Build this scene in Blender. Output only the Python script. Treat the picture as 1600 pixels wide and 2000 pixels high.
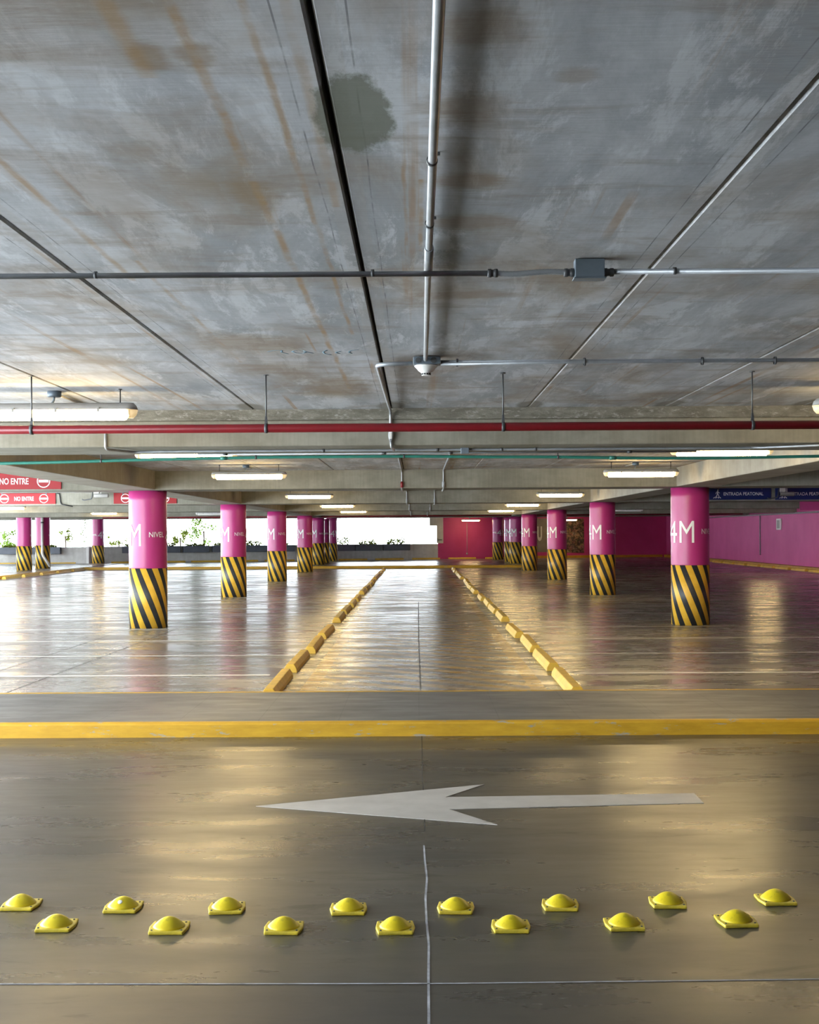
import bpy, bmesh, math, random
from mathutils import Vector, Matrix

for o in list(bpy.data.objects):
    bpy.data.objects.remove(o)
random.seed(7)
SC = bpy.context.scene
COL = SC.collection
PI = math.pi

# ------------------------------------------------------------------ camera
F = 2600.0                 # focal length in pixels of the 1600x2000 frame
EYE = 1.55
PPY = 1041.0
CAM_R = (Matrix.Rotation(0.0054, 3, 'Z') @ Matrix.Rotation(PI / 2, 3, 'X') @ Matrix.Rotation(-0.006, 3, 'Z'))
cam = bpy.data.cameras.new('camera')
cam.sensor_fit = 'AUTO'
cam.sensor_width = 36.0
cam.lens = F / 2000.0 * 36.0
cam.shift_y = (PPY - 1000.0) / 2000.0
cam.clip_end = 400
cam_o = bpy.data.objects.new('camera', cam)
cam_o.matrix_world = Matrix.Translation((0, 0, EYE)) @ CAM_R.to_4x4()
COL.objects.link(cam_o)
SC.camera = cam_o

# ------------------------------------------------------------------ world, exposure
SC.view_settings.view_transform = 'Standard'
SC.view_settings.look = 'None'
SC.view_settings.gamma = 1.0
SC.view_settings.use_curve_mapping = False
SC.view_settings.exposure = 0.15
SKY = 17.0
LAMP = 55.0
w = bpy.data.worlds.new('sky')
SC.world = w
w.use_nodes = True
bg = w.node_tree.nodes['Background']
bg.inputs[0].default_value = (0.86, 0.94, 1.0, 1)
bg.inputs[1].default_value = SKY
SC.cycles.max_bounces = 8
SC.cycles.diffuse_bounces = 5
SC.cycles.glossy_bounces = 3
SC.cycles.caustics_reflective = False
SC.cycles.sample_clamp_indirect = 8


def ray(px, py):
    return CAM_R @ Vector(((px - 800.0) / F, -(py - PPY) / F, -1.0))


def fl(px, py, z=0.0):
    """point where the sight line through a photo pixel meets height z"""
    d = ray(px, py)
    t = (z - EYE) / d.z
    return Vector((d.x * t, d.y * t, z))


def at(px, py, Y):
    d = ray(px, py)
    t = Y / d.y
    return Vector((d.x * t, Y, EYE + d.z * t))


# ------------------------------------------------------------------ node helpers
class N:
    def __init__(s, name):
        s.m = bpy.data.materials.new(name)
        s.m.use_nodes = True
        s.t = s.m.node_tree
        s.t.nodes.clear()
        s.out = s.t.nodes.new('ShaderNodeOutputMaterial')
        s.co = s.t.nodes.new('ShaderNodeTexCoord').outputs['Object']
        sp = s.t.nodes.new('ShaderNodeSeparateXYZ')
        s.t.links.new(s.co, sp.inputs[0])
        s.x, s.y, s.z = sp.outputs

    def put(s, sock, v):
        if isinstance(v, (int, float)):
            sock.default_value = v
        elif isinstance(v, (tuple, list)):
            sock.default_value = tuple(v) + ((1,) if len(v) == 3 and sock.type == 'RGBA' else ())
        else:
            s.t.links.new(v, sock)

    def math(s, op, a, b=None, c=None, clamp=False):
        n = s.t.nodes.new('ShaderNodeMath')
        n.operation = op
        n.use_clamp = clamp
        for i, v in enumerate((a, b, c)):
            if v is not None:
                s.put(n.inputs[i], v)
        return n.outputs[0]

    def noise(s, scale=(1, 1, 1), k=1.0, detail=4.0, rough=0.55, off=(0, 0, 0), dist=0.0):
        mp = s.t.nodes.new('ShaderNodeMapping')
        mp.inputs['Scale'].default_value = scale
        mp.inputs['Location'].default_value = off
        s.t.links.new(s.co, mp.inputs[0])
        n = s.t.nodes.new('ShaderNodeTexNoise')
        n.inputs['Scale'].default_value = k
        n.inputs['Detail'].default_value = detail
        n.inputs['Roughness'].default_value = rough
        n.inputs['Distortion'].default_value = dist
        s.t.links.new(mp.outputs[0], n.inputs['Vector'])
        return n.outputs[0]

    def rng(s, v, a, b, c=0.0, d=1.0, smooth=False):
        n = s.t.nodes.new('ShaderNodeMapRange')
        n.interpolation_type = 'SMOOTHSTEP' if smooth else 'LINEAR'
        s.put(n.inputs[0], v)
        for i, q in enumerate((a, b, c, d)):
            n.inputs[i + 1].default_value = q
        return n.outputs[0]

    def mix(s, f, a, b, mode='MIX'):
        n = s.t.nodes.new('ShaderNodeMix')
        n.data_type = 'RGBA'
        n.blend_type = mode
        s.put(n.inputs[0], f)
        s.put(n.inputs[6], a)
        s.put(n.inputs[7], b)
        return n.outputs[2]

    def bump(s, h, strength=0.3, dist=0.01):
        n = s.t.nodes.new('ShaderNodeBump')
        n.inputs['Strength'].default_value = strength
        n.inputs['Distance'].default_value = dist
        s.t.links.new(h, n.inputs['Height'])
        return n.outputs[0]

    def line(s, v, w_):
        """1 where |v| < w_"""
        return s.math('LESS_THAN', s.math('ABSOLUTE', v), w_)

    def bsdf(s, col, rough=0.6, metal=0.0, normal=None, spec=None, emit=None, coat=None):
        b = s.t.nodes.new('ShaderNodeBsdfPrincipled')
        s.put(b.inputs['Base Color'], col)
        s.put(b.inputs['Roughness'], rough)
        s.put(b.inputs['Metallic'], metal)
        if spec is not None:
            s.put(b.inputs['Specular IOR Level'], spec)
        if normal is not None:
            s.t.links.new(normal, b.inputs['Normal'])
        if coat:
            b.inputs['Coat Weight'].default_value = coat
            b.inputs['Coat Roughness'].default_value = 0.15
        if emit:
            s.put(b.inputs['Emission Color'], emit[0])
            b.inputs['Emission Strength'].default_value = emit[1]
        s.t.links.new(b.outputs[0], s.out.inputs[0])
        return s.m


M = {}


def plain(name, col, rough=0.5, metal=0.0, var=0.12, scale=9.0, spec=None, coat=None):
    n = N(name)
    f = n.rng(n.noise(k=scale, detail=5), 0.3, 0.7)
    a = tuple(c * (1 - var) for c in col)
    b = tuple(min(1, c * (1 + var)) for c in col)
    M[name] = n.bsdf(n.mix(f, a, b), rough, metal, spec=spec, coat=coat)


# ceiling: precast planks running away from the camera
JOINT0, PLANK = -0.207, 1.1335
n = N('ceiling_concrete')
big = n.rng(n.noise((1.3, 0.32, 1), 1.6, 10, 0.72, dist=0.4), 0.40, 0.60)
c = n.mix(big, (0.37, 0.395, 0.42), (0.58, 0.605, 0.635))
pale = n.rng(n.noise((2.2, 0.45, 1), 1.9, 11, 0.76, (3, 1, 0), 0.4), 0.51, 0.57)
c = n.mix(n.math('MULTIPLY', pale, 0.7), c, (0.70, 0.73, 0.76))
band = n.rng(n.noise((5.5, 0.12, 1), 1.3, 5, 0.6, (0, 3, 0)), 0.35, 0.65)
c = n.mix(0.5, c, n.mix(band, (0.78, 0.78, 0.78), (1.0, 1.0, 1.0)), 'MULTIPLY')
br = n.rng(n.noise((0.9, 0.55, 1), 1.5, 6, 0.62, (7, 4, 0), 0.5), 0.47, 0.66)
c = n.mix(n.math('MULTIPLY', br, 0.7), c, (0.30, 0.235, 0.165))
br2 = n.rng(n.noise((0.8, 2.6, 1), 1.5, 6, 0.66, (1, 9, 0), 0.4), 0.53, 0.68)
c = n.mix(n.math('MULTIPLY', br2, 0.55), c, (0.26, 0.20, 0.14))
rust = n.math('MULTIPLY', n.rng(n.noise((9, 0.10, 1), 1.5, 4, 0.55, (2, 2, 0)), 0.60, 0.67),
              n.rng(n.noise((1, 1, 1), 1.3, 3, 0.5, (5, 0, 0)), 0.40, 0.58))
c = n.mix(n.math('MULTIPLY', rust, 0.6), c, (0.36, 0.21, 0.08))
grain = n.noise((3, 46, 1), 2.2, 4, 0.7)
c = n.mix(0.75, c, n.mix(n.rng(grain, 0.3, 0.7), (0.83, 0.83, 0.83), (1.0, 1.0, 1.0)), 'MULTIPLY')
# thin painted / trowelled lines that run beside each joint
u = n.math('SUBTRACT', n.math('FLOORED_MODULO', n.math('ADD', n.x, -JOINT0 + PLANK / 2 + 20 * PLANK), PLANK), PLANK / 2)
wob = n.math('MULTIPLY', n.math('SUBTRACT', n.noise((1, 1, 1), 1.5, 2), 0.5), 0.012)
ul = n.math('ADD', n.math('ABSOLUTE', u), wob)
ln = n.math('MULTIPLY', n.line(n.math('SUBTRACT', ul, 0.075), 0.0022), n.rng(n.noise((1, 3, 1), 2.0, 4), 0.35, 0.6))
c = n.mix(n.math('MULTIPLY', ln, 0.7), c, (0.12, 0.12, 0.13))
edge = n.math('LESS_THAN', ul, 0.055)
c = n.mix(n.math('MULTIPLY', edge, 0.18), c, (0.42, 0.38, 0.33))
# damp olive patch on the middle joint and at the joint ends by the beam
def ell(cx, cy, rx, ry):
    a = n.math('POWER', n.math('DIVIDE', n.math('SUBTRACT', n.x, cx), rx), 2.0)
    b = n.math('POWER', n.math('DIVIDE', n.math('SUBTRACT', n.y, cy), ry), 2.0)
    return n.math('SQRT', n.math('ADD', a, b))
dn = n.math('MULTIPLY', n.math('SUBTRACT', n.noise((6, 2.5, 1), 3, 5, 0.7), 0.5), 0.9)
en = n.math('MULTIPLY', n.math('SUBTRACT', n.noise((3, 9, 1), 2.5, 6, 0.7), 0.5), 1.3)
rn1 = n.math('MULTIPLY', n.math('SUBTRACT', n.noise((1, 1, 1), 2.2, 4, 0.6), 0.5), 0.035)
rn2 = n.rng(n.noise((2, 1.6, 1), 1.6, 5, 0.65, (2, 3, 0)), 0.36, 0.58)
# water stains (centre x, y, radii, strength) and long rust runs (x, half width, from y, to y, strength)
for cx, cy, rx, ry, st in ((0.145, 2.74, 0.13, 0.12, 0.45), (0.13, 3.24, 0.13, 0.13, 0.5), (0.17, 3.93, 0.14, 0.12, 0.6), (0.19, 4.45, 0.18, 0.14, 0.55),
                           (0.25, 5.8, 0.3, 0.12, 0.5), (-0.575, 2.87, 0.05, 0.11, 0.6), (-0.47, 2.85, 0.05, 0.09, 0.6), (-0.49, 4.05, 0.08, 0.28, 0.55),
                           (-0.95, 4.2, 0.14, 0.7, 0.35), (-0.55, 9.4, 0.26, 0.75, 0.6), (0.37, 3.02, 0.06, 0.06, 0.4), (1.9, 5.6, 0.35, 0.3, 0.45)):
    e_ = n.rng(n.math('ADD', ell(cx, cy, rx, ry), en), 0.45, 1.15, 1, 0, True)
    c = n.mix(n.math('MULTIPLY', e_, st), c, (0.25, 0.175, 0.10))
for cx, hw, ya, yb_, st in ((-0.472, 0.013, 2.0, 9.5, 0.7), (-0.328, 0.009, 2.2, 6.9, 0.65), (-1.14, 0.012, 2.6, 5.4, 0.6), (-0.60, 0.022, 2.0, 3.0, 0.5),
                            (-0.03, 0.006, 3.6, 4.8, 0.55), (0.02, 0.008, 3.9, 4.9, 0.6), (-0.245, 0.012, 2.2, 4.2, 0.4), (-1.05, 0.01, 5.0, 8.0, 0.45)):
    d_ = n.math('ADD', n.math('SUBTRACT', n.x, cx), rn1)
    f_ = n.rng(n.math('ABSOLUTE', d_), hw * 0.3, hw * 1.6, 1, 0, True)
    f_ = n.math('MULTIPLY', f_, rn2)
    f_ = n.math('MULTIPLY', f_, n.math('MULTIPLY', n.math('GREATER_THAN', n.y, ya), n.math('LESS_THAN', n.y, yb_)))
    c = n.mix(n.math('MULTIPLY', f_, st), c, (0.36, 0.215, 0.075))
p1 = n.rng(n.math('ADD', ell(-0.15, 3.32, 0.10, 0.33), dn), 0.85, 1.05, 1, 0)
c = n.mix(n.math('MULTIPLY', p1, 0.85), c, (0.155, 0.165, 0.125))
jd = n.math('SQRT', n.math('ADD', n.math('POWER', n.math('DIVIDE', u, 0.12), 2.0),
                           n.math('POWER', n.math('DIVIDE', n.math('SUBTRACT', n.y, 10.82), 0.36), 2.0)))
p2 = n.rng(n.math('ADD', jd, n.math('MULTIPLY', dn, 0.5)), 0.75, 1.05, 1, 0)
c = n.mix(n.math('MULTIPLY', p2, 0.7), c, (0.17, 0.155, 0.12))
M['ceiling'] = n.bsdf(c, 0.75, normal=n.bump(n.noise((4, 30, 4), 3, 5, 0.7), 0.25, 0.006), spec=0.25)


def concrete(name, a, b, streak=(30, 1, 2), stain=(0.22, 0.19, 0.13), amt=0.4, rough=0.75):
    n = N(name)
    c = n.mix(n.rng(n.noise((1, 1, 1.6), 1.7, 6, 0.62), 0.35, 0.65), a, b)
    c = n.mix(0.6, c, n.mix(n.rng(n.noise(streak, 1.0, 4, 0.6), 0.3, 0.7), (0.74, 0.74, 0.72), (1, 1, 1)), 'MULTIPLY')
    st = n.rng(n.noise((0.7, 0.7, 1.5), 2.2, 6, 0.65, (3, 3, 1)), 0.55, 0.72)
    c = n.mix(n.math('MULTIPLY', st, amt), c, stain)
    M[name] = n.bsdf(c, rough, normal=n.bump(n.noise(k=40, detail=5), 0.15, 0.004), spec=0.25)


concrete('beam_concrete', (0.20, 0.19, 0.15), (0.29, 0.28, 0.235), stain=(0.13, 0.11, 0.07))
concrete('girder_concrete', (0.31, 0.285, 0.23), (0.40, 0.37, 0.31), streak=(2, 20, 2))
concrete('parapet_concrete', (0.54, 0.53, 0.51), (0.64, 0.63, 0.61), streak=(6, 6, 1), amt=0.15)
concrete('panel_beige', (0.55, 0.53, 0.47), (0.62, 0.60, 0.53), amt=0.15)
concrete('parapet_lit', (0.75, 0.75, 0.74), (0.82, 0.82, 0.8), amt=0.05)

# the chipped upper strip of a beam (bearing grout) keeps its own look
n = N('beam_grout')
sp = n.rng(n.noise((1, 1, 2.5), 16, 5, 0.7), 0.55, 0.68)
c = n.mix(n.rng(n.noise((1, 1, 3), 5, 6, 0.7), 0.4, 0.6), (0.16, 0.15, 0.12), (0.25, 0.24, 0.20))
c = n.mix(n.math('MULTIPLY', sp, 0.7), c, (0.46, 0.45, 0.41))
M['beam_grout'] = n.bsdf(c, 0.85, normal=n.bump(n.noise((1, 1, 2), 22, 6, 0.75), 0.8, 0.02), spec=0.2)


def floor_mat(name, a, b, r0, r1, lane):
    n = N(name)
    blot = n.rng(n.noise((0.45, 1.0, 1), 1.3, 7, 0.62), 0.36, 0.64)
    c = n.mix(blot, a, b)
    scuff = n.rng(n.noise((0.55, 1.9, 1), 1.5, 9, 0.72, (4, 2, 0), 0.5), 0.58, 0.68)
    c = n.mix(n.math('MULTIPLY', scuff, 0.4), c, tuple(v * 0.5 for v in a))
    fine = n.noise((6, 22, 1), 3.0, 5, 0.7)
    c = n.mix(0.6, c, n.mix(n.rng(fine, 0.3, 0.7), (0.86, 0.86, 0.86), (1, 1, 1)), 'MULTIPLY')
    speck = n.rng(n.noise((7, 16, 1), 1.5, 3, 0.6, (9, 0, 0)), 0.72, 0.75)
    c = n.mix(n.math('MULTIPLY', speck, 0.8), c, (0.03, 0.03, 0.035))
    if not lane:
        # worn yellow hatching and edge stripes painted between the two rows of stops
        inside = n.math('MULTIPLY', n.line(n.math('SUBTRACT', n.x, 0.055), 1.22), n.math('LESS_THAN', n.y, 58.0))
        ph = n.math('FRACT', n.math('MULTIPLY', n.math('ADD', n.x, n.y), 1.0 / 0.52))
        hat = n.math('LESS_THAN', ph, 0.52)
        bord = n.line(n.math('SUBTRACT', n.math('ABSOLUTE', n.math('SUBTRACT', n.x, 0.055)), 1.15), 0.085)
        wear = n.rng(n.noise((0.9, 2.4, 1), 1.9, 6, 0.7, (1, 1, 0)), 0.36, 0.62)
        wear2 = n.rng(n.noise((0.9, 2.4, 1), 2.3, 6, 0.7, (5, 1, 0)), 0.36, 0.62)
        f = n.math('MAXIMUM', n.math('MULTIPLY', n.math('MULTIPLY', hat, 0.8), wear), n.math('MULTIPLY', n.math('MULTIPLY', bord, 0.85), wear2))
        c = n.mix(n.math('MULTIPLY', f, inside), c, (0.60, 0.36, 0.05))
    rr = n.rng(n.noise((0.5, 1.6, 1), 1.4, 6, 0.62, (2, 7, 0)), 0.35, 0.65, r0, r1)
    rr = n.math('ADD', rr, n.math('MULTIPLY', scuff, 0.12))
    h = n.noise((0.5, 2.0, 1), 1.2, 3, 0.5, (3, 3, 0))
    M[name] = n.bsdf(c, rr, normal=n.bump(h, 0.2, 0.008 if lane else 0.014), spec=0.38 if lane else 0.5)


floor_mat('lane_floor', (0.062, 0.059, 0.053), (0.102, 0.091, 0.07), 0.23, 0.38, True)
floor_mat('parking_floor', (0.20, 0.188, 0.168), (0.275, 0.258, 0.23), 0.17, 0.36, False)

n = N('walkway_concrete')
c = n.mix(n.rng(n.noise((0.8, 1, 1), 1.6, 7, 0.65), 0.35, 0.65), (0.125, 0.122, 0.118), (0.19, 0.186, 0.178))
g = n.math('SUBTRACT', n.math('FLOORED_MODULO', n.math('ADD', n.x, 0.31 + 62), 0.62), 0.31)
c = n.mix(n.math('MULTIPLY', n.line(n.math('ADD', g, -0.01), 0.004), 0.4), c, (0.08, 0.08, 0.08))
c = n.mix(0.5, c, n.mix(n.rng(n.noise((5, 16, 1), 3, 5, 0.7), 0.3, 0.7), (0.75, 0.75, 0.75), (1, 1, 1)), 'MULTIPLY')
M['walkway'] = n.bsdf(c, n.rng(n.noise((1, 3, 1), 2, 5), 0.3, 0.7, 0.38, 0.6), spec=0.4)

n = N('kerb_yellow')
chip = n.rng(n.noise((3.5, 3, 16), 1.6, 6, 0.72, (0, 0, 2)), 0.60, 0.64)
c = n.mix(n.rng(n.noise((2, 2, 9), 2, 5, 0.65), 0.3, 0.7), (0.46, 0.26, 0.016), (0.62, 0.37, 0.028))
c = n.mix(n.math('MULTIPLY', chip, 0.85), c, (0.33, 0.34, 0.33))
M['kerb_yellow'] = n.bsdf(c, 0.5, spec=0.4)

plain('kerb_orange', (0.46, 0.23, 0.015), 0.5, var=0.15, scale=3)
plain('stop_yellow', (0.66, 0.41, 0.05), 0.5, var=0.14, scale=6)
n = N('dome_yellow')
c = n.mix(n.rng(n.noise(k=14, detail=4), 0.3, 0.7), (0.70, 0.52, 0.008), (0.80, 0.66, 0.015))
dirt = n.rng(n.noise(k=24, detail=6, rough=0.7, off=(1, 2, 3)), 0.54, 0.68)
c = n.mix(n.math('MULTIPLY', dirt, 0.5), c, (0.22, 0.17, 0.02))
M['dome_yellow'] = n.bsdf(c, 0.4, coat=0.1)
plain('dome_plate', (0.70, 0.55, 0.05), 0.45, var=0.2, scale=30)
plain('white_paint', (0.46, 0.45, 0.43), 0.5, var=0.12, scale=5)
plain('letter_white', (0.85, 0.85, 0.85), 0.5, var=0.02)
plain('line_white', (0.88, 0.87, 0.83), 0.26, var=0.1, scale=4)
plain('joint_dark', (0.05, 0.048, 0.045), 0.8)
plain('joint_pale', (0.36, 0.38, 0.42), 0.7, var=0.4, scale=12)
plain('steel', (0.36, 0.385, 0.41), 0.45, 0.4, 0.15)
plain('steel_dark', (0.10, 0.105, 0.11), 0.5, 0.4)
plain('box_steel', (0.17, 0.21, 0.25), 0.45, 0.3)
plain('black_iron', (0.02, 0.02, 0.02), 0.7)
plain('red_pipe', (0.20, 0.008, 0.013), 0.36, var=0.1)
plain('green_pipe', (0.03, 0.20, 0.15), 0.4, var=0.1)
plain('sign_red', (0.27, 0.004, 0.008), 0.45, var=0.03, spec=0.3)
plain('sign_blue', (0.007, 0.022, 0.12), 0.35, var=0.03)
plain('plastic_white', (0.78, 0.78, 0.75), 0.4, var=0.03)
plain('lamp_grey', (0.33, 0.32, 0.30), 0.5, var=0.08)
plain('planter_grey', (0.12, 0.135, 0.165), 0.55, var=0.1, scale=3)
plain('void_dark', (0.012, 0.012, 0.012), 0.9)
plain('mortar', (0.45, 0.44, 0.42), 0.9, var=0.35, scale=14)
plain('chalk_blue', (0.16, 0.27, 0.34), 0.9, var=0.3, scale=20)
plain('board_brown', (0.17, 0.145, 0.11), 0.6, var=0.2, scale=2)
plain('bark', (0.16, 0.12, 0.08), 0.9)
plain('soil', (0.06, 0.045, 0.03), 0.95)

n = N('column_pink')
c = n.mix(n.rng(n.noise((2, 2, 0.8), 1.5, 5), 0.3, 0.7), (0.40, 0.03, 0.165), (0.48, 0.043, 0.21))
M['column_pink'] = n.bsdf(c, n.rng(n.noise(k=3), 0.3, 0.7, 0.28, 0.4), normal=n.bump(n.noise(k=5, detail=3), 0.06, 0.01), spec=0.5)

n = N('wall_pink')
c = n.mix(n.rng(n.noise((0.6, 0.6, 0.5), 1.2, 6), 0.3, 0.7), (0.56, 0.075, 0.26), (0.66, 0.11, 0.33))
M['wall_pink'] = n.bsdf(c, 0.55, spec=0.35)

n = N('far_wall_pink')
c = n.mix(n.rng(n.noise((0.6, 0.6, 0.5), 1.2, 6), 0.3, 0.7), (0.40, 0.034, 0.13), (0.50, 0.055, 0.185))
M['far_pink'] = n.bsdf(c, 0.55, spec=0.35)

n = N('hazard_stripes')
ang = n.math('ARCTAN2', n.y, n.x)
ph = n.math('FRACT', n.math('ADD', n.math('MULTIPLY', ang, 10 / (2 * PI)), n.math('ADD', n.math('MULTIPLY', n.z, 10 * 73.0 / 360.0), 20.0)))
s_ = n.math('LESS_THAN', ph, 0.48)
yel = n.mix(n.rng(n.noise(k=6, detail=5), 0.3, 0.7), (0.68, 0.38, 0.03), (0.80, 0.50, 0.055))
blk = n.mix(n.rng(n.noise(k=8, detail=5), 0.3, 0.7), (0.014, 0.016, 0.02), (0.032, 0.035, 0.04))
c = n.mix(s_, yel, blk)
M['hazard'] = n.bsdf(c, n.rng(n.noise(k=3), 0.3, 0.7, 0.38, 0.5), normal=n.bump(n.noise(k=6, detail=3), 0.05, 0.01), spec=0.5)

n = N('mural')
v = n.t.nodes.new('ShaderNodeTexVoronoi')
v.inputs['Scale'].default_value = 6.0
n.t.links.new(n.co, v.inputs['Vector'])
c = n.mix(n.rng(n.noise((1, 1, 1), 4.5, 4, 0.65, dist=1.2), 0.42, 0.68), (0.03, 0.018, 0.012), (0.38, 0.22, 0.13))
c = n.mix(0.4, c, v.outputs['Color'], 'MULTIPLY')
M['mural'] = n.bsdf(c, 0.5)

n = N('lamp_glow')
M['lamp_glow'] = n.bsdf((0.9, 0.85, 0.7), 0.4, emit=((1.0, 0.72, 0.33), LAMP))
n = N('lamp_lens_end')
M['lamp_end'] = n.bsdf((0.75, 0.62, 0.38), 0.3, emit=((1.0, 0.72, 0.36), 0.55))

def leaf_mat(name, a, b, tr):
    n = N(name)
    f = n.rng(n.noise(k=2.5, detail=2), 0.35, 0.65)
    d = n.t.nodes.new('ShaderNodeBsdfDiffuse')
    t = n.t.nodes.new('ShaderNodeBsdfTranslucent')
    n.put(d.inputs[0], n.mix(f, a, b))
    n.put(t.inputs[0], tr)
    mx = n.t.nodes.new('ShaderNodeMixShader')
    mx.inputs[0].default_value = 0.5
    n.t.links.new(d.outputs[0], mx.inputs[1])
    n.t.links.new(t.outputs[0], mx.inputs[2])
    n.t.links.new(mx.outputs[0], n.out.inputs[0])
    M[name] = n.m


leaf_mat('leaf', (0.06, 0.11, 0.02), (0.16, 0.22, 0.05), (0.11, 0.20, 0.02))
leaf_mat('leaf_pale', (0.10, 0.13, 0.03), (0.22, 0.24, 0.08), (0.17, 0.21, 0.035))


# ------------------------------------------------------------------ mesh helpers
def box(bm, x0, x1, y0, y1, z0, z1, mi=0):
    v = [bm.verts.new((x, y, z)) for z in (z0, z1) for y in (y0, y1) for x in (x0, x1)]
    for q in ((0, 2, 3, 1), (4, 5, 7, 6), (0, 1, 5, 4), (2, 6, 7, 3), (0, 4, 6, 2), (1, 3, 7, 5)):
        f = bm.faces.new([v[i] for i in q])
        f.material_index = mi
    return v


def quad(bm, pts, mi=0):
    f = bm.faces.new([bm.verts.new(p) for p in pts])
    f.material_index = mi
    return f


def prism(bm, pts, vec, mi=0):
    """extrude a planar polygon along vec"""
    a = [bm.verts.new(p) for p in pts]
    b = [bm.verts.new(Vector(p) + Vector(vec)) for p in pts]
    k = len(a)
    for f in [bm.faces.new(a[::-1]), bm.faces.new(b)] + [bm.faces.new((a[i], a[(i + 1) % k], b[(i + 1) % k], b[i])) for i in range(k)]:
        f.material_index = mi


def lathe(bm, prof, seg=32, c=(0, 0, 0), axis='Z', mi=0, cap=True):
    """prof: list of (radius, height) from bottom to top"""
    rings = []
    for r, h in prof:
        ring = []
        for i in range(seg):
            a = 2 * PI * i / seg
            p = (r * math.cos(a), r * math.sin(a), h)
            if axis == 'X':
                p = (p[2], p[0], p[1])
            elif axis == 'Y':
                p = (p[1], p[2], p[0])
            ring.append(bm.verts.new((p[0] + c[0], p[1] + c[1], p[2] + c[2])))
        rings.append(ring)
    for a, b in zip(rings, rings[1:]):
        for i in range(seg):
            f = bm.faces.new((a[i], a[(i + 1) % seg], b[(i + 1) % seg], b[i]))
            f.smooth = True
            f.material_index = mi
    if cap:
        bm.faces.new(rings[0][::-1]).material_index = mi
        bm.faces.new(rings[-1]).material_index = mi


def fillet(pts, rad, k=6):
    pts = [Vector(p) for p in pts]
    out = [pts[0]]
    for a, b, c in zip(pts, pts[1:], pts[2:]):
        d1, d2 = (a - b), (c - b)
        r = min(rad, d1.length * 0.45, d2.length * 0.45)
        p, q = b + d1.normalized() * r, b + d2.normalized() * r
        for i in range(k + 1):
            t = i / k
            out.append(p * (1 - t) ** 2 + b * 2 * t * (1 - t) + q * t * t)
    out.append(pts[-1])
    return out


def tube(bm, pts, r, seg=12, mi=0):
    pts = [Vector(p) for p in pts]
    up = None
    rings = []
    for i, p in enumerate(pts):
        d = (pts[min(i + 1, len(pts) - 1)] - pts[max(i - 1, 0)]).normalized()
        if up is None:
            up = Vector((0, 0, 1)) if abs(d.z) < 0.9 else Vector((1, 0, 0))
        s = d.cross(up).normalized()
        up = s.cross(d).normalized()
        rings.append([bm.verts.new(p + (s * math.cos(2 * PI * k / seg) + up * math.sin(2 * PI * k / seg)) * r) for k in range(seg)])
    for a, b in zip(rings, rings[1:]):
        for k in range(seg):
            f = bm.faces.new((a[k], a[(k + 1) % seg], b[(k + 1) % seg], b[k]))
            f.smooth = True
            f.material_index = mi
    bm.faces.new(rings[0][::-1]).material_index = mi
    bm.faces.new(rings[-1]).material_index = mi


def obj(name, bm, mats, parent=None, loc=None, bevel=0.0, smooth=False, seg=2):
    bmesh.ops.recalc_face_normals(bm, faces=bm.faces)
    me = bpy.data.meshes.new(name)
    bm.to_mesh(me)
    bm.free()
    for m in (mats if isinstance(mats, (list, tuple)) else [mats]):
        me.materials.append(M[m])
    if smooth:
        for p in me.polygons:
            p.use_smooth = True
    o = bpy.data.objects.new(name, me)
    COL.objects.link(o)
    if parent:
        o.parent = parent
    if loc is not None:
        o.location = loc
    if bevel:
        b = o.modifiers.new('bevel', 'BEVEL')
        b.width = bevel
        b.segments = seg
        b.limit_method = 'ANGLE'
        b.angle_limit = 0.6
    return o


def tag(o, label, cat, group=None):
    o['label'] = label
    o['category'] = cat
    if group:
        o['group'] = group
    return o


def thing(name, label, cat, loc=(0, 0, 0), rz=0.0, group=None):
    o = bpy.data.objects.new(name, None)
    o.empty_display_size = 0.1
    COL.objects.link(o)
    o.location = loc
    o.rotation_euler = (0, 0, rz)
    return tag(o, label, cat, group)


def struct(name, bm, mats, bevel=0.0, parent=None):
    o = obj(name, bm, mats, parent, bevel=bevel)
    if parent is None:
        o['kind'] = 'structure'
    return o


def copy_tree(o, parent=None):
    c = o.copy()
    COL.objects.link(c)
    if parent:
        c.parent = parent
    for ch in [x for x in COL.objects if x.parent == o]:
        copy_tree(ch, c)
    return c


def bm_new():
    return bmesh.new()


def text_mesh(body, size=1.0, bold=0.0, align='LEFT'):
    """returns verts (x, y) and faces of a flat text"""
    cu = bpy.data.curves.new('t', 'FONT')
    cu.body = body
    cu.size = size
    cu.offset = bold
    cu.align_x = align
    cu.resolution_u = 4
    to = bpy.data.objects.new('t', cu)
    COL.objects.link(to)
    dg = bpy.context.evaluated_depsgraph_get()
    dg.update()
    me = bpy.data.meshes.new_from_object(to.evaluated_get(dg))
    vs = [v.co.copy() for v in me.vertices]
    fs = [tuple(p.vertices) for p in me.polygons]
    bpy.data.objects.remove(to)
    bpy.data.curves.remove(cu)
    bpy.data.meshes.remove(me)
    return vs, fs


def text_fit(body, x0, x1, y0, y1, bold=0.0):
    vs, fs = text_mesh(body, 1.0, bold)
    ax, bx = min(v.x for v in vs), max(v.x for v in vs)
    ay, by = min(v.y for v in vs), max(v.y for v in vs)
    return [((v.x - ax) / (bx - ax) * (x1 - x0) + x0, (v.y - ay) / (by - ay) * (y1 - y0) + y0) for v in vs], fs


# ------------------------------------------------------------------ setting: floor, walkways
CEIL = EYE + 1.03
SOFF = EYE + 0.726
KERB = 0.11
X0, X1 = -26.0, 15.35
YB = -9.0                                   # rear end of the lane behind the camera
XL = -6.4                                   # unseen open exit left of the lane, placed to let daylight in
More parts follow.
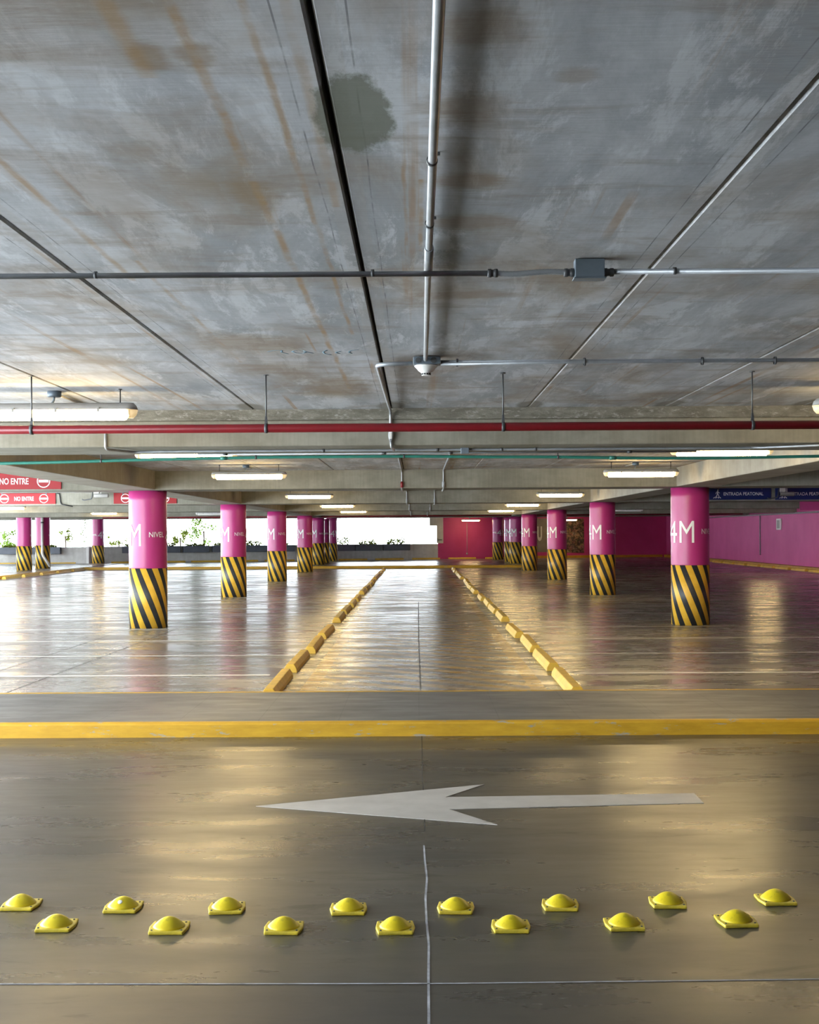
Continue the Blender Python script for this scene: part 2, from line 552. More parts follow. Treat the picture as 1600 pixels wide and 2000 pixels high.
# unseen left side of the deck, opened and stepped to admit daylight: (from y, to y, edge x)
EDGE = [(YB, 12.0, XL), (12.0, 31.0, -10.0), (31.0, 46.0, -15.0), (46.0, 86.0, X0)]


def edge_y(x):
    return next(y0 for y0, y1, xe in EDGE if x > xe or xe == X0)


def edge_x(y):
    return next(xe for y0, y1, xe in EDGE if y < y1)




def wall_y(x):
    return 79.0 + (x - 2.0) * (0.33 if x < 2 else 0.2)


b = bm_new()
quad(b, [(XL, YB, 0), (X1, YB, 0), (X1, 10.3, 0), (XL, 10.3, 0)], 0)
for y0, y1, xe in EDGE:
    y0 = max(y0, 10.3)
    quad(b, [(xe, y0, 0), (X1, y0, 0), (X1, y1, 0), (xe, y1, 0)], 1)
floor = struct('floor', b, ['lane_floor', 'parking_floor'])

def strip(name, pts, wdt, m, z=0.0016):
    """thin painted or cut line on the floor along pts"""
    bb = bm_new()
    pts = [Vector((p[0], p[1], z)) for p in pts]
    for p, q in zip(pts, pts[1:]):
        s = (q - p).normalized().cross(Vector((0, 0, 1))) * wdt / 2
        quad(bb, [p - s, q - s, q + s, p + s])
    return obj(name, bb, m, floor)

# saw-cut joints of the lane and the aisle
strip('floor_joint', [(0.03 + 0.004 * math.sin(k * 1.7) * (k % 3), 3.4 + k * 0.32, 0) for k in range(11)], 0.009, 'joint_pale')
strip('floor_joint', [(0.032, 6.9), (0.036, 7.6), (0.026, 8.4), (0.03, 10.14)], 0.006, 'joint_dark')
strip('floor_joint', [(-3.5, 4.62), (-1.2, 4.585), (0.1, 4.575), (1.2, 4.60), (3.5, 4.66)], 0.010, 'joint_pale')
strip('floor_joint', [(0.03, 12.3), (0.02, 20), (0.03, 30)], 0.012, 'joint_dark')
strip('floor_joint', [(-4.06, 12.3), (-3.95, 22)], 0.012, 'joint_dark')
strip('floor_joint', [(-4.8, 12.3), (-4.75, 20.5)], 0.010, 'joint_dark')
# white stall lines
BAY = 10.68
for r in range(4):
    for k, off in enumerate((2.35, 4.72, 7.1, 9.5)):
        y = 12.25 + r * BAY + off
        if k == 3 and r > 2:
            continue
        strip('stall_line', [(-9.5, y), (-1.62, y)], 0.12, 'line_white')
        strip('stall_line', [(1.72, y), (9.5, y)], 0.12, 'line_white')

# near raised walkway with yellow kerb
b = bm_new()
box(b, XL, X1, 10.23, 12.08, -0.02, KERB, 0)
wk = struct('raised_walkway', b, 'walkway')
b = bm_new()
box(b, XL, X1, 10.15, 10.23, -0.02, KERB + 0.004)
struct('kerb', b, 'kerb_yellow', bevel=0.02, parent=wk)
b = bm_new()
box(b, XL, X1, 12.08, 12.15, -0.02, KERB + 0.002)
struct('kerb', b, 'kerb_yellow', bevel=0.01, parent=wk)

# far raised walkway and the platform it joins on the left
b = bm_new()
box(b, -14.6, 5.1, 58.86, 67.0, -0.02, KERB)
box(b, X0, -14.85, 46.0, 67.0, -0.02, KERB)
fw = struct('raised_walkway', b, 'parking_floor')
b = bm_new()
prism(b, [(-14.85, 46, -.02), (-14.7, 46, -.02), (-14.7, 58.7, -.02), (5.25, 58.7, -.02), (5.25, 67, -.02), (5.1, 67, -.02), (5.1, 58.86, -.02), (-14.85, 58.86, -.02)], (0, 0, KERB + 0.024))
struct('kerb', b, 'kerb_yellow', bevel=0.015, parent=fw)

# ------------------------------------------------------------------ setting: ceiling and beams
b = bm_new()
k0 = int((X0 - JOINT0) / PLANK) - 1
for k in range(k0, 15):
    xa = JOINT0 + k * PLANK
    ga = 0.007 if k == 0 else 0.006
    gb = 0.007 if k == -1 else 0.006
    xb = xa + PLANK
    c_ = 0.006
    lift = 0.006 if k >= 0 else 0.0
    ys_ = edge_y(xa + 0.5)
    prism(b, [(xa + ga, ys_, CEIL + .05), (xa + ga, ys_, CEIL + c_ + lift), (xa + ga + c_, ys_, CEIL + lift), (xb - gb - c_, ys_, CEIL + lift), (xb - gb, ys_, CEIL + c_ + lift), (xb - gb, ys_, CEIL + .05)], (0, 86.0 - ys_, 0), 0)
    if k not in (0,):
        box(b, xa - 0.012, xa + 0.009, ys_, 86, CEIL + 0.012, CEIL + 0.05, 2 if k > 0 else 0)
for y0, y1, xe in EDGE:
    box(b, xe - 0.6, X1 + 1.5, y0, y1, CEIL + .05, CEIL + .12, 1)
ceiling = struct('ceiling', b, ['ceiling', 'void_dark', 'mortar'])

# faint blue chalk scribble between two joints
b = bm_new()
def cpt(px, py):
    p = fl(px, py, CEIL - 0.001)
    return p
for s in ([(523, 687), (535, 684.6), (552, 684.2), (548, 688), (563, 691.3)],
          [(570, 687), (576, 685), (581, 685.4)], [(572, 687.5), (580, 690), (592, 690.4), (598, 688)], [(593, 685.3), (602, 688), (612, 690.2)],
          [(639, 684), (631, 687), (634, 691), (647, 693.2)],
          [(666, 686), (654, 688.6), (664, 691)],
          [(700, 683), (686, 684.6), (681, 688), (687, 690.4)]):
    tube(b, fillet([cpt(*p) for p in s], 0.05, 4), 0.006, 6)
for v_ in b.verts:
    v_.co.z = CEIL - 0.0008 + (v_.co.z - CEIL) * 0.1
obj('chalk_scribble', b, 'chalk_blue', ceiling)

BEAMS = [11.02 + i * 0 for i in (0,)] + [21.62, 32.30, 42.95, 53.65, 61.3]
BW = 1.02
for i, y in enumerate(BEAMS):
    b = bm_new()
    zt = CEIL + 0.03
    xl_ = edge_x(y)
    box(b, xl_, X1, y, y + BW, SOFF, zt - 0.12 if i == 0 else zt, 0)
    if i == 0:
        box(b, xl_, X1, y + 0.004, y + BW - 0.004, zt - 0.12, zt, 1)
    o = struct('trim_%d' % (i + 1), b, ['beam_concrete', 'beam_grout'], bevel=0.012)
    o['label'] = 'concrete cross beam under the ceiling'
b = bm_new()
box(b, X0, X1, 75.7, 76.7, EYE + 0.87, CEIL + 0.03)
struct('trim_7', b, 'beam_concrete')
# girders along the two column rows
k = 8
for xa, xb in ((-4.88, -4.25), (4.22, 4.85)):
    for y0, y1 in zip(BEAMS, BEAMS[1:]):
        b = bm_new()
        box(b, xa, xb, y0 + BW, y1, SOFF + 0.002, CEIL + 0.03)
        struct('trim_%d' % k, b, 'girder_concrete', bevel=0.012)
        k += 1

# ------------------------------------------------------------------ setting: walls
def wall_box(bm, xa, xb, z0, z1, th=0.25, off=0.0, mi=0):
    pts = [(xa, wall_y(xa) + off, z0), (xb, wall_y(xb) + off, z0), (xb, wall_y(xb) + off + th, z0), (xa, wall_y(xa) + off + th, z0)]
    prism(bm, pts, (0, 0, z1 - z0), mi)


PAR = 0.90
b = bm_new()
wall_box(b, -17.7, 1.25, 0, PAR)
box(b, X0, -17.7, 71.3, 71.55, 0, PAR)
box(b, X0, X0 + 0.25, 46.0, 71.3, 0, PAR)
for x_, y0, y1 in ((-10.0, 12.0, 31.0), (-15.0, 31.0, 46.0)):
    box(b, x_ - 0.2, x_, y0, y1, 0, 0.5)
par = struct('wall_back', b, 'parapet_concrete')
b = bm_new()
box(b, -17.72, -17.58, 71.25, 72.75, 0, PAR + 0.03)
struct('return', b, 'parapet_lit', parent=par)  # end face of the parapet; daylight on it is put into the whiter colour
# lintel over the opening
b = bm_new()
wall_box(b, -17.7, 1.25, EYE + 0.885, CEIL + 0.05)
box(b, X0, -17.7, 71.3, 71.55, EYE + 0.80, CEIL + 0.05)
struct('trim_20', b, 'parapet_concrete')
b = bm_new()
wall_box(b, 1.25, 16.5, 0, CEIL + 0.05)
pink = struct('wall_back_pink', b, 'far_pink')
pink.name = 'wall_far'
b = bm_new()
box(b, X1 - 0.05, X1 + 0.25, YB, 83.0, 0, CEIL + 0.05)
struct('wall_right', b, 'wall_pink')
b = bm_new()
box(b, XL, X1, YB - 0.25, YB, 0, CEIL + 0.05)
box(b, XL - 0.25, XL, YB, 0.5, 0, CEIL + 0.05)
struct('wall_unseen', b, 'parapet_concrete')  # unseen rear and side walls, added to keep daylight from behind out
b = bm_new()
box(b, 12.34, X1, 42.9, 42.945, SOFF - 0.07, CEIL)
struct('trim_21', b, 'wall_pink')
# yellow kerbs at the foot of the pink walls
b = bm_new()
wall_box(b, 6.2, 15.0, 0, 0.14, 0.3, -0.30)
box(b, 14.98, X1 - 0.05, 34.0, 80.8, 0, 0.15)
struct('baseboard_right', b, 'kerb_orange', bevel=0.01)

# ------------------------------------------------------------------ columns
R_COL = 0.3145
BAND_Z = 0.99


def wrap_text(bm, body, a0, a1, z0, z1, bold=0.0):
    """text on the column: angle 0 faces the viewer, positive turns to the right"""
    r = R_COL + 0.006
    vs, fs = text_fit(body, math.radians(a0), math.radians(a1), z0, z1, bold)
    t = bmesh.new()
    vv = [t.verts.new((a, z, 0)) for a, z in vs]
    for f in fs:
        try:
            t.faces.new([vv[i] for i in f])
        except ValueError:
            pass
    # cut the flat letters into narrow strips so that they follow the round shaft
    cut = math.radians(a0) + 0.07
    while cut < math.radians(a1):
        bmesh.ops.bisect_plane(t, geom=t.verts[:] + t.edges[:] + t.faces[:], plane_co=(cut, 0, 0), plane_no=(1, 0, 0))
        cut += 0.07
    mp = {v: bm.verts.new((r * math.sin(v.co.x), -r * math.cos(v.co.x), v.co.y)) for v in t.verts}
    for f in t.faces:
        bm.faces.new([mp[v] for v in f.verts])
    t.free()


def column_parts(root, height, band, stripe_rot, small_only=False):
    b = bm_new()
    prof = [(R_COL, band), (R_COL, band + 0.01)]
    for i in range(1, 9):
        prof.append((R_COL + random.uniform(-0.0015, 0.0015), band + (height - band) * i / 8))
    lathe(b, prof, 64)
    obj('shaft', b, 'column_pink', root)
    b = bm_new()
    lathe(b, [(R_COL + 0.002, 0), (R_COL + 0.002, band)], 64)
    o = obj('hazard_band', b, 'hazard', root)
    o.rotation_euler.z = stripe_rot
    b = bm_new()
    for k in (-180, 0):
        # "NIVEL 4M" twice round the shaft, letters of two sizes
        wrap_text(b, 'NIVEL', k + 0, k + 50, 1.505, 1.592, 0.004)
        if small_only:
            continue
        wrap_text(b, '4', k + 60, k + 103, 1.362, 1.722, 0.0)
        wrap_text(b, 'M', k + 112, k + 156, 1.362, 1.722, 0.0)
    o = obj('lettering', b, 'letter_white', root)
    return o


def angle_of(x, y):
    return math.atan2(-x, y)          # turns a column so its angle 0 faces the camera


ORD = ['first', 'second', 'third', 'fourth', 'fifth', 'sixth', 'seventh', 'eighth', 'ninth', 'tenth', 'eleventh', 'twelfth',
       'thirteenth', 'fourteenth', 'fifteenth', 'sixteenth', 'seventeenth', 'eighteenth', 'nineteenth', 'twentieth']

# px of the axis, depth, base height, turn of the lettering (deg, where NIVEL starts)
cols = []
LEFT = [(289, 22.25, 0, 3), (456, 32.85, 0, 5), (541, 43.5, 0, 9), (595.5, 54.2, 0, 14), (620.8, 62.1, KERB, 14), (631.3, 65.8, KERB, 14), (648, 75.2, 0, -72)]
RIGHT = [(1348, 22.25, 0, 36), (1177, 32.85, 0, 19), (1088, 43.5, 0, 22), (1034, 54.2, 0, 26), (1008.5, 62.1, KERB, 26), (997.5, 65.8, KERB, 26), (972.5, 76.4, 0, -65)]
FAR = [(47, 55.1, KERB, 50), (83.5, 57.7, KERB, 50), (191.5, 69.2, 0, -62)]
names = ['nearest', 'second nearest', 'third nearest', 'fourth nearest']
for side, lst in (('left', LEFT), ('right', RIGHT)):
    for i, (px, Y, zb, turn) in enumerate(lst):
        p = at(px, 1041, Y)
        if i < 4:
            lab = '%s pink column with striped foot in the row %s of the hatched aisle' % (names[i], side)
        elif i < 6:
            lab = '%s pink striped column on the far raised walkway, %s of the aisle' % (('front', 'rear')[i - 4], side)
        else:
            lab = 'farthest pink striped column %s of the aisle, near the back wall' % side
        cols.append((p.x, Y, zb, turn, lab))
for (px, Y, zb, turn), lab in zip(FAR, ('pink striped column on the far left platform, leftmost in the photo', 'pink striped column on the left platform with a white downpipe in front', 'pink striped column at far left beside the white parapet corner')):
    p = at(px, 1041, Y)
    cols.append((p.x, Y, zb, turn, lab))
for x, y, zb, turn, lab in cols:
    top = SOFF if y < 70 else EYE + 0.87
    if x < -10:
        top = CEIL
    root = thing('column', lab, 'column', (x, y, zb), angle_of(x, y), 'pink parking columns')
    lt = column_parts(root, top - zb + 0.002, BAND_Z, math.radians(random.uniform(0, 36)), 45 < turn < 60)
    lt.rotation_euler.z = math.radians(turn)
    lt.location.z = -zb

# ------------------------------------------------------------------ wheel stops
def stop_mesh(L):
    b = bm_new()
    W, H = 0.155, 0.095
    prof = [(-W / 2, 0), (-W / 2 + 0.006, H * 0.45), (-W / 2 + 0.036, H), (W / 2 - 0.036, H), (W / 2 - 0.006, H * 0.45), (W / 2, 0)]
    prism(b, [(x, 0, z) for x, z in prof], (0, L, 0))
    bmesh.ops.recalc_face_normals(b, faces=b.faces)
    me = bpy.data.meshes.new('wheel_stop')
    b.to_mesh(me)
    b.free()
    me.materials.append(M['stop_yellow'])
    return me


STOP18, STOP19 = stop_mesh(1.86), stop_mesh(1.9)


def wheel_stop(me, loc, rz, label, group):
    o = bpy.data.objects.new('wheel_stop', me)
    COL.objects.link(o)
    o.location = loc
    o.rotation_euler.z = rz
    m = o.modifiers.new('bevel', 'BEVEL')
    m.width = 0.006
    m.segments = 2
    return tag(o, label, 'wheel stop', group)


ys = []
for r in range(4):
    for q in range(4):
        ys.append(12.50 + r * 10.56 + q * 2.33)
ys.append(12.5 + 4 * 10.56 - 0.2)
for i, y in enumerate(ys):
    jit = random.uniform(-0.012, 0.012)
    wheel_stop(STOP18, (-1.40 + random.uniform(-.02, .02), y, 0), jit, '%s yellow wheel stop from the near walkway, left of the hatched aisle' % ORD[i], 'wheel stops left of the aisle')
    wheel_stop(STOP18, (1.515 + random.uniform(-.02, .02), y + 0.02, 0), -jit, '%s yellow wheel stop from the near walkway, right of the hatched aisle' % ORD[i], 'wheel stops right of the aisle')
for i in range(9):
    wheel_stop(STOP19, (14.80, 64.6 - 2.33 * i, 0), 0, '%s yellow wheel stop from the back along the right pink wall' % ORD[i], 'wheel stops along the right wall')
for i in range(5):
    wheel_stop(STOP19, (-14.55, 46.8 + 2.33 * i, 0), 0, '%s worn wheel stop from the front along the left platform kerb' % ORD[i], 'wheel stops along the left platform')


def wall_hit(px, off):
    x = 0.0
    for _ in range(30):
        p = at(px, 1041, wall_y(x) + off)
        x = p.x
    return x, wall_y(x) + off


STOPB = stop_mesh(1.70)
px_list = [217, 301, 373, 445, 517, 589, 661, 733, 805, 876, 948]
for i, px in enumerate(px_list):
    x, y = wall_hit(px, -0.75)
    sl = 0.33 if x < 2 else 0.2
    wheel_stop(STOPB, (x, y, 0), -PI / 2 + math.atan(sl), '%s yellow wheel stop from the left along the back parapet' % ORD[i], 'wheel stops along the back wall')
for i, px in enumerate((-32, 85)):
    p = at(px, 1041, 70.6)
    wheel_stop(STOPB, (p.x, 70.6, 0), -PI / 2, '%s wheel stop at the far left parapet' % ('yellow, leftmost', 'yellow, right-hand')[i], 'wheel stops at the far left')

# ------------------------------------------------------------------ yellow road domes
def dome_proto():
    b = bm_new()
    W, D, T = 0.063, 0.152, 0.013
    pts = [(-W - 0.004, 0.0, 0), (W + 0.004, 0.0, 0), (W + 0.014, D * 0.5, 0), (W + 0.008, D, 0), (-W - 0.008, D, 0), (-W - 0.014, D * 0.5, 0)]
    prism(b, pts, (0, 0, T))
    pl = obj('base_plate', b, 'dome_plate', None, bevel=0.004)
    b = bm_new()
    prof = [(0.0628, 0.011), (0.0625, 0.0155)]
    for i in range(1, 13):
        t = i / 12
        prof.append((max(0.0625 * (1 - t), 0.0008), 0.0155 + 0.036 * (1 - (1 - t) ** 1.9)))
    lathe(b, prof, 40, (0, D / 2, 0))
    dm = obj('dome', b, 'dome_yellow', None)
    out = [pl, dm]
    for sx in (-1, 1):
        for yy in (0.022, D - 0.022):
            b = bm_new()
            lathe(b, [(0.0042, T), (0.0042, T + 0.002), (0.003, T + 0.003)], 10, (sx * 0.058, yy, 0))
            out.append(obj('bolt', b, 'steel_dark', None))
    return out


front = [(101, 1822), (323, 1827), (549, 1827), (773, 1827), (1000, 1824), (1227, 1820), (1450, 1813)]
back = [(30, 1780), (232, 1785), (440, 1787), (680, 1789), (890, 1787), (1097, 1781), (1310, 1776), (1527, 1770)]
parts = dome_proto()
first = True
for row, lst in (('front', front), ('back', back)):
    for i, (px, py) in enumerate(lst):
        p = fl(px, py)
        lab = '%s yellow road dome from the left in the %s row on the lane' % (ORD[i], row)
        if row == 'back' and i == 1:
            lab = 'yellow road dome with a round white spot, in the back row'
        root = thing('road_dome', lab, 'road stud', (p.x, p.y, 0), random.uniform(-0.06, 0.06), 'yellow road domes across the lane')
        for q in parts:
            c_ = q if first else q.copy()
            if not first:
                COL.objects.link(c_)
            c_.parent = root
        first = False
        if row == 'back' and i == 1:
            b = bm_new()
            lathe(b, [(0.010, 0), (0.0095, 0.0015), (0.006, 0.0025)], 20)
            s = obj('white_spot', b, 'letter_white', root, loc=(-0.003, 0.0375, 0.0382))
            s.rotation_euler.x = math.radians(36)

# ------------------------------------------------------------------ painted arrow on the lane
b = bm_new()
poly = [(500, 1575), (873, 1611.5 - 31), (877.5, 1581), (971.5, 1611.5)]
pts = [fl(x, y, 0) for x, y in ((500, 1575), (971.5, 1611.5), (877.5, 1581), (1375, 1569), (1356, 1550), (870, 1557.5), (946, 1532.5))]
prism(b, pts, (0, 0, 0.0025))
bmesh.ops.triangulate(b, faces=[f for f in b.faces if len(f.verts) > 4])
tag(obj('direction_arrow', b, 'white_paint'), 'long white arrow painted on the lane, pointing left', 'road marking')

# ------------------------------------------------------------------ fluorescent lamps
def lamp_proto(name, glow):
    L, Wd = 1.13, 0.145
    root = thing(name, '', 'lamp', (0, 0, 0))
    # housing: long shallow tray with rounded ends
    def slab(bm, L_, W_, z0, z1, ins):
        k = 8
        rings = []
        for z, s in ((z0, ins), ((z0 * .6 + z1 * .4), ins * 0.35), (z1, 0.0)):
            ring = []
            for sgn in (1, -1):
                for i in range(k + 1):
                    a = -PI / 2 + PI * i / k
                    ring.append(bm.verts.new((sgn * (L_ / 2 - W_ / 2 + (W_ / 2 - s) * math.cos(a)), sgn * (W_ / 2 - s) * math.sin(a), z)))
            rings.append(ring)
        m = len(rings[0])
        for a, c_ in zip(rings, rings[1:]):
            for i in range(m):
                bm.faces.new((a[i], a[(i + 1) % m], c_[(i + 1) % m], c_[i])).smooth = True
        bm.faces.new(rings[0][::-1])
        bm.faces.new(rings[-1])
    b = bm_new()
    slab(b, L, Wd, 0.06, 0.012, 0.03)
    obj('housing', b, 'lamp_grey', root)
    b = bm_new()
    slab(b, L - 0.10, Wd - 0.012, -0.058, 0.012, 0.035)
    obj('diffuser', b, 'lamp_glow' if glow else 'plastic_white', root)
    for s in (-1, 1):
        b = bm_new()
        slab(b, 0.11, Wd - 0.02, -0.045, 0.011, 0.03)
        obj('end_cap', b, 'lamp_end' if glow else 'plastic_white', root, loc=(s * (L / 2 - 0.055), 0, 0))
    for s in (-1, 1):
        b = bm_new()
        tube(b, [(0, 0, 0.055), (0, 0, 0.162)], 0.0045, 8)
        tube(b, [(0, 0, 0.155), (0, 0, 0.162)], 0.013, 8)
        obj('hanger_rod', b, 'black_iron', root, loc=(s * 0.44, 0, 0))
    for s in (-0.30, 0.0, 0.30):
        for t in (-1, 1):
            b = bm_new()
            box(b, -0.008, 0.008, -0.004, 0.004, -0.006, 0.024)
            obj('clip', b, 'lamp_grey', root, loc=(s, t * (Wd / 2), 0))
    b = bm_new()
    lathe(b, [(0.045, 0.118), (0.05, 0.124), (0.05, 0.162)], 24)
    tube(b, fillet([(0, 0, 0.12), (-0.004, 0, 0.09), (-0.03, 0, 0.058)], 0.02), 0.008, 8)
    obj('junction_box', b, 'box_steel', root, loc=(-0.06, 0.12, 0))
    b = bm_new()
    tube(b, [(-0.06, 0.16, 0.147), (-0.08, 0.95, 0.150)], 0.010, 8)
    obj('branch_conduit', b, 'lamp_grey', root)
    return root


LZ = EYE + 0.87
lit = [(-2.53, 9.4, 'left lit ceiling lamp in front of the nearest beam'), (3.36, 9.4, 'right lit ceiling lamp cut by the photo edge, before the nearest beam'),
       (-2.49, 14.4, 'left lit lamp just behind the nearest beam, over the green pipe'), (3.30, 14.4, 'right lit lamp just behind the nearest beam, over the green pipe')]
for y, nm in ((19.8, 'second beam'), (30.9, 'third beam'), (41.9, 'fourth beam'), (52.5, 'fifth beam')):
    lit.append((-2.49, y, 'lit lamp left of the aisle, hung before the %s' % nm))
    lit.append((3.34, y, 'lit lamp right of the aisle, hung before the %s' % nm))
lit += [(-12.9, 42.0, 'lit lamp at far left under the no-entry signs'), (-12.45, 53.0, 'lit lamp at far left above the column with white corner'),
        (12.26, 47.0, 'lit lamp at right under the pedestrian entrance signs')]
proto = lamp_proto('ceiling_lamp', True)
for i, (x, y, lab) in enumerate(lit):
    o = proto if i == 0 else copy_tree(proto)
    o.location = (x, y, LZ)
    tag(o, lab, 'lamp', 'lit fluorescent ceiling lamps')
for px, lab in ((920, 'lit lamp high on the far pink wall above a thin conduit'), (1110, 'lit lamp high on the far wall before the dark mural')):
    x, y = wall_hit(px, -1.7)
    o = copy_tree(proto)
    o.location = (x, y, EYE + 0.72)
    tag(o, lab, 'lamp', 'lit fluorescent ceiling lamps')
    if px == 920:
        b = bm_new()
        x2, y2 = wall_hit(912, -0.06)
        tube(b, [(x2, y2, EYE + 0.6), (x2, y2, 0.35)], 0.032, 8)
        lathe(b, [(0.05, -0.05), (0.05, 0.05)], 12, (x2, y2 - 0.02, 0.3))
        tag(obj('wall_conduit', b, 'lamp_grey'), 'thin vertical conduit on the far pink wall under a lamp', 'conduit')
off = lamp_proto('ceiling_lamp', False)
for i, (px, py, Y, lab) in enumerate(((1224, 996, 43.0, 'unlit white lamp hanging right of the second right column'), (415, 1003, 43.0, 'unlit white lamp hanging left of the second left column'))):
    o = off if i == 0 else copy_tree(off)
    p = at(px, py, 44.6)
    o.location = (p.x, 44.6, p.z)
    tag(o, lab, 'lamp', 'unlit ceiling lamps')

# ------------------------------------------------------------------ red fire pipes
def hanger(root, x, y, z, r, top):
    b = bm_new()
    tube(b, [(x, y, z + r + 0.03), (x, y, top)], 0.005, 8)
    tube(b, [(x, y, top - 0.006), (x, y, top)], 0.018, 10)
    prism(b, [(x - 0.011, y - 0.004, z + r - 0.005), (x + 0.011, y - 0.004, z + r - 0.005), (x + 0.007, y - 0.004, z + r + 0.05), (x - 0.007, y - 0.004, z + r + 0.05)], (0, 0.008, 0))
    lathe(b, [(r + 0.0015, -0.010), (r + 0.004, -0.010), (r + 0.004, 0.010), (r + 0.0015, 0.010)], 24, (x, y, z), 'X', cap=False)
    obj('hanger', b, 'steel_dark', root)


PY_, PZ, PR = 8.62, EYE + 0.684, 0.028
root = thing('fire_pipe', 'dark red fire pipe hung on rods before the nearest beam', 'pipe', (0, 0, 0))
b = bm_new()
tube(b, [(-9, PY_ + 0.0, PZ), (9, PY_ + 0.0, PZ)], PR, 24)
obj('pipe', b, 'red_pipe', root)
for px in (62, 520, 983, 1470):
    hanger(root, at(px, 834, PY_).x, PY_, PZ, PR, CEIL + 0.003)
root = thing('fire_pipe', 'dark red fire pipe far back across the hall, before the last beam', 'pipe', (0, 0, 0))
b = bm_new()
tube(b, [(-14, 59.3, EYE + 0.785), (14.5, 59.3, EYE + 0.785)], 0.065, 16)
obj('pipe', b, 'red_pipe', root)
for x in (-8, -2.2, 2.6, 8):
    hanger(root, x, 59.3, EYE + 0.785, 0.065, CEIL + 0.003)

# ------------------------------------------------------------------ conduits near the camera
RC = 0.0105
# lengthwise conduit on the ceiling
root = thing('conduit', 'grey conduit running away along the ceiling right of the middle joint', 'conduit')
b = bm_new()
zc = CEIL - 0.018
tube(b, [(0.044, YB + 0.2, zc), (0.050, 5.0, zc), (0.058, 7.74, zc - 0.004)], 0.0125, 14)
obj('pipe', b, 'steel', root)
for y in (3.62, 4.36):
    b = bm_new()
    lathe(b, [(0.0135, -0.008), (0.0155, -0.008), (0.0155, 0.008), (0.0135, 0.008)], 16, (0.048, y, zc), 'Y', cap=False)
    box(b, 0.058, 0.070, y - 0.006, y + 0.006, CEIL - 0.003, CEIL + 0.004)
    obj('clamp', b, 'steel_dark', root)
b = bm_new()
tube(b, [(0.050, 4.72, zc), (0.051, 5.2, zc)], 0.0165, 14)
obj('sleeve', b, 'steel', root)

# first crosswise conduit with junction box and flexible length
root = thing('conduit', 'grey conduit crossing the ceiling with a square steel junction box', 'conduit')
YC, z1 = 5.06, CEIL - 0.045
b = bm_new()
tube(b, [(-6, YC + 0.03, z1 + 0.01), (0.30, YC, z1)], 0.0105, 14)
tube(b, [(0.735, YC, z1 + 0.003), (6, YC + 0.03, z1 + 0.006)], 0.0105, 14)
obj('pipe', b, 'steel', root)
b = bm_new()
fx = [(0.30 + 0.28 * i / 40, YC, z1 - 0.004 * math.sin(i / 40 * PI * 2) + 0.0014 * (i % 2)) for i in range(41)]
tube(b, fx, 0.011, 12)
obj('flexible_hose', b, 'steel', root)
for x in (0.295, 0.585, 0.735):
    b = bm_new()
    lathe(b, [(0.013, -0.02), (0.0165, -0.018), (0.0165, -0.006), (0.014, -0.004), (0.014, 0.004), (0.0165, 0.006), (0.0165, 0.018), (0.013, 0.02)], 14, (x, YC, z1), 'X')
    obj('coupling', b, 'steel_dark', root)
b = bm_new()
box(b, 0.605, 0.717, YC - 0.03, YC + 0.03, z1 - 0.022, CEIL + 0.003)
jb = obj('junction_box', b, 'box_steel', root, bevel=0.003)
b = bm_new()
box(b, 0.600, 0.722, YC - 0.033, YC + 0.033, z1 - 0.027, z1 - 0.022)
obj('lid', b, 'box_steel', jb, bevel=0.001)
for px in (187, 728, 1318):
    x = at(px, 527, YC).x
    b = bm_new()
    lathe(b, [(0.0115, -0.006), (0.014, -0.006), (0.014, 0.006), (0.0115, 0.006)], 14, (x, YC, z1 + 0.004), 'X', cap=False)
    obj('clamp', b, 'steel_dark', root)

# second crosswise conduits that meet the smoke detector, then turn to the beam
root = thing('conduit', 'pair of grey conduits from the right to the smoke detector box', 'conduit')
YD, z2 = 7.80, CEIL - 0.028
b = bm_new()
tube(b, [(0.147, YD, z2), (6.0, YD + 0.04, z2)], 0.0095, 12)
tube(b, [(0.147, YD - 0.02, z2 - 0.017), (0.9, YD - 0.01, z2 - 0.008), (6.0, YD + 0.02, z2 - 0.002)], 0.0095, 12)
obj('pipe', b, 'steel', root)
for px in (893, 1142, 1372, 1514):
    x = at(px, 700, YD).x
    b = bm_new()
    lathe(b, [(0.021, -0.006), (0.0235, -0.006), (0.0235, 0.006), (0.021, 0.006)], 14, (x, YD, z2 - 0.006), 'X', cap=False)
    obj('clamp', b, 'steel_dark', root)

root = thing('conduit', 'grey conduit bending from the smoke detector to the beam and down it', 'conduit')
b = bm_new()
xj = -0.222
yb = BEAMS[0] - 0.016
pts = fillet([(-0.018, YD - 0.01, z2 - 0.01), (xj - 0.005, YD - 0.01, z2 - 0.014), (xj + 0.012, yb, z2 + 0.004), (xj + 0.012, yb, SOFF + 0.135)], 0.09, 8)
tube(b, pts, 0.0125, 14)
obj('pipe', b, 'steel', root)
b = bm_new()
x = xj + 0.012
yy = yb - 0.004
oval = []
for i in range(24):
    a = 2 * PI * i / 24
    oval.append((x + 0.020 * math.cos(a) * (1 if abs(math.sin(a)) < 0.9 else 1), yy - 0.018, SOFF + 0.085 + 0.052 * math.sin(a)))
prism(b, oval, (0, 0.034, 0))
cb = obj('conduit_body', b, 'steel', root, bevel=0.004)
b = bm_new()
box(b, x - 0.011, x + 0.011, yy - 0.022, yy - 0.017, SOFF + 0.052, SOFF + 0.118)
obj('cover', b, 'plastic_white', cb, bevel=0.004)
b = bm_new()
tube(b, fillet([(x, yb, SOFF + 0.04), (x + 0.006, yb - 0.004, SOFF - 0.016), (x + 0.02, BEAMS[0] + 0.35, SOFF - 0.016)], 0.03), 0.011, 12)
obj('elbow', b, 'steel', root)

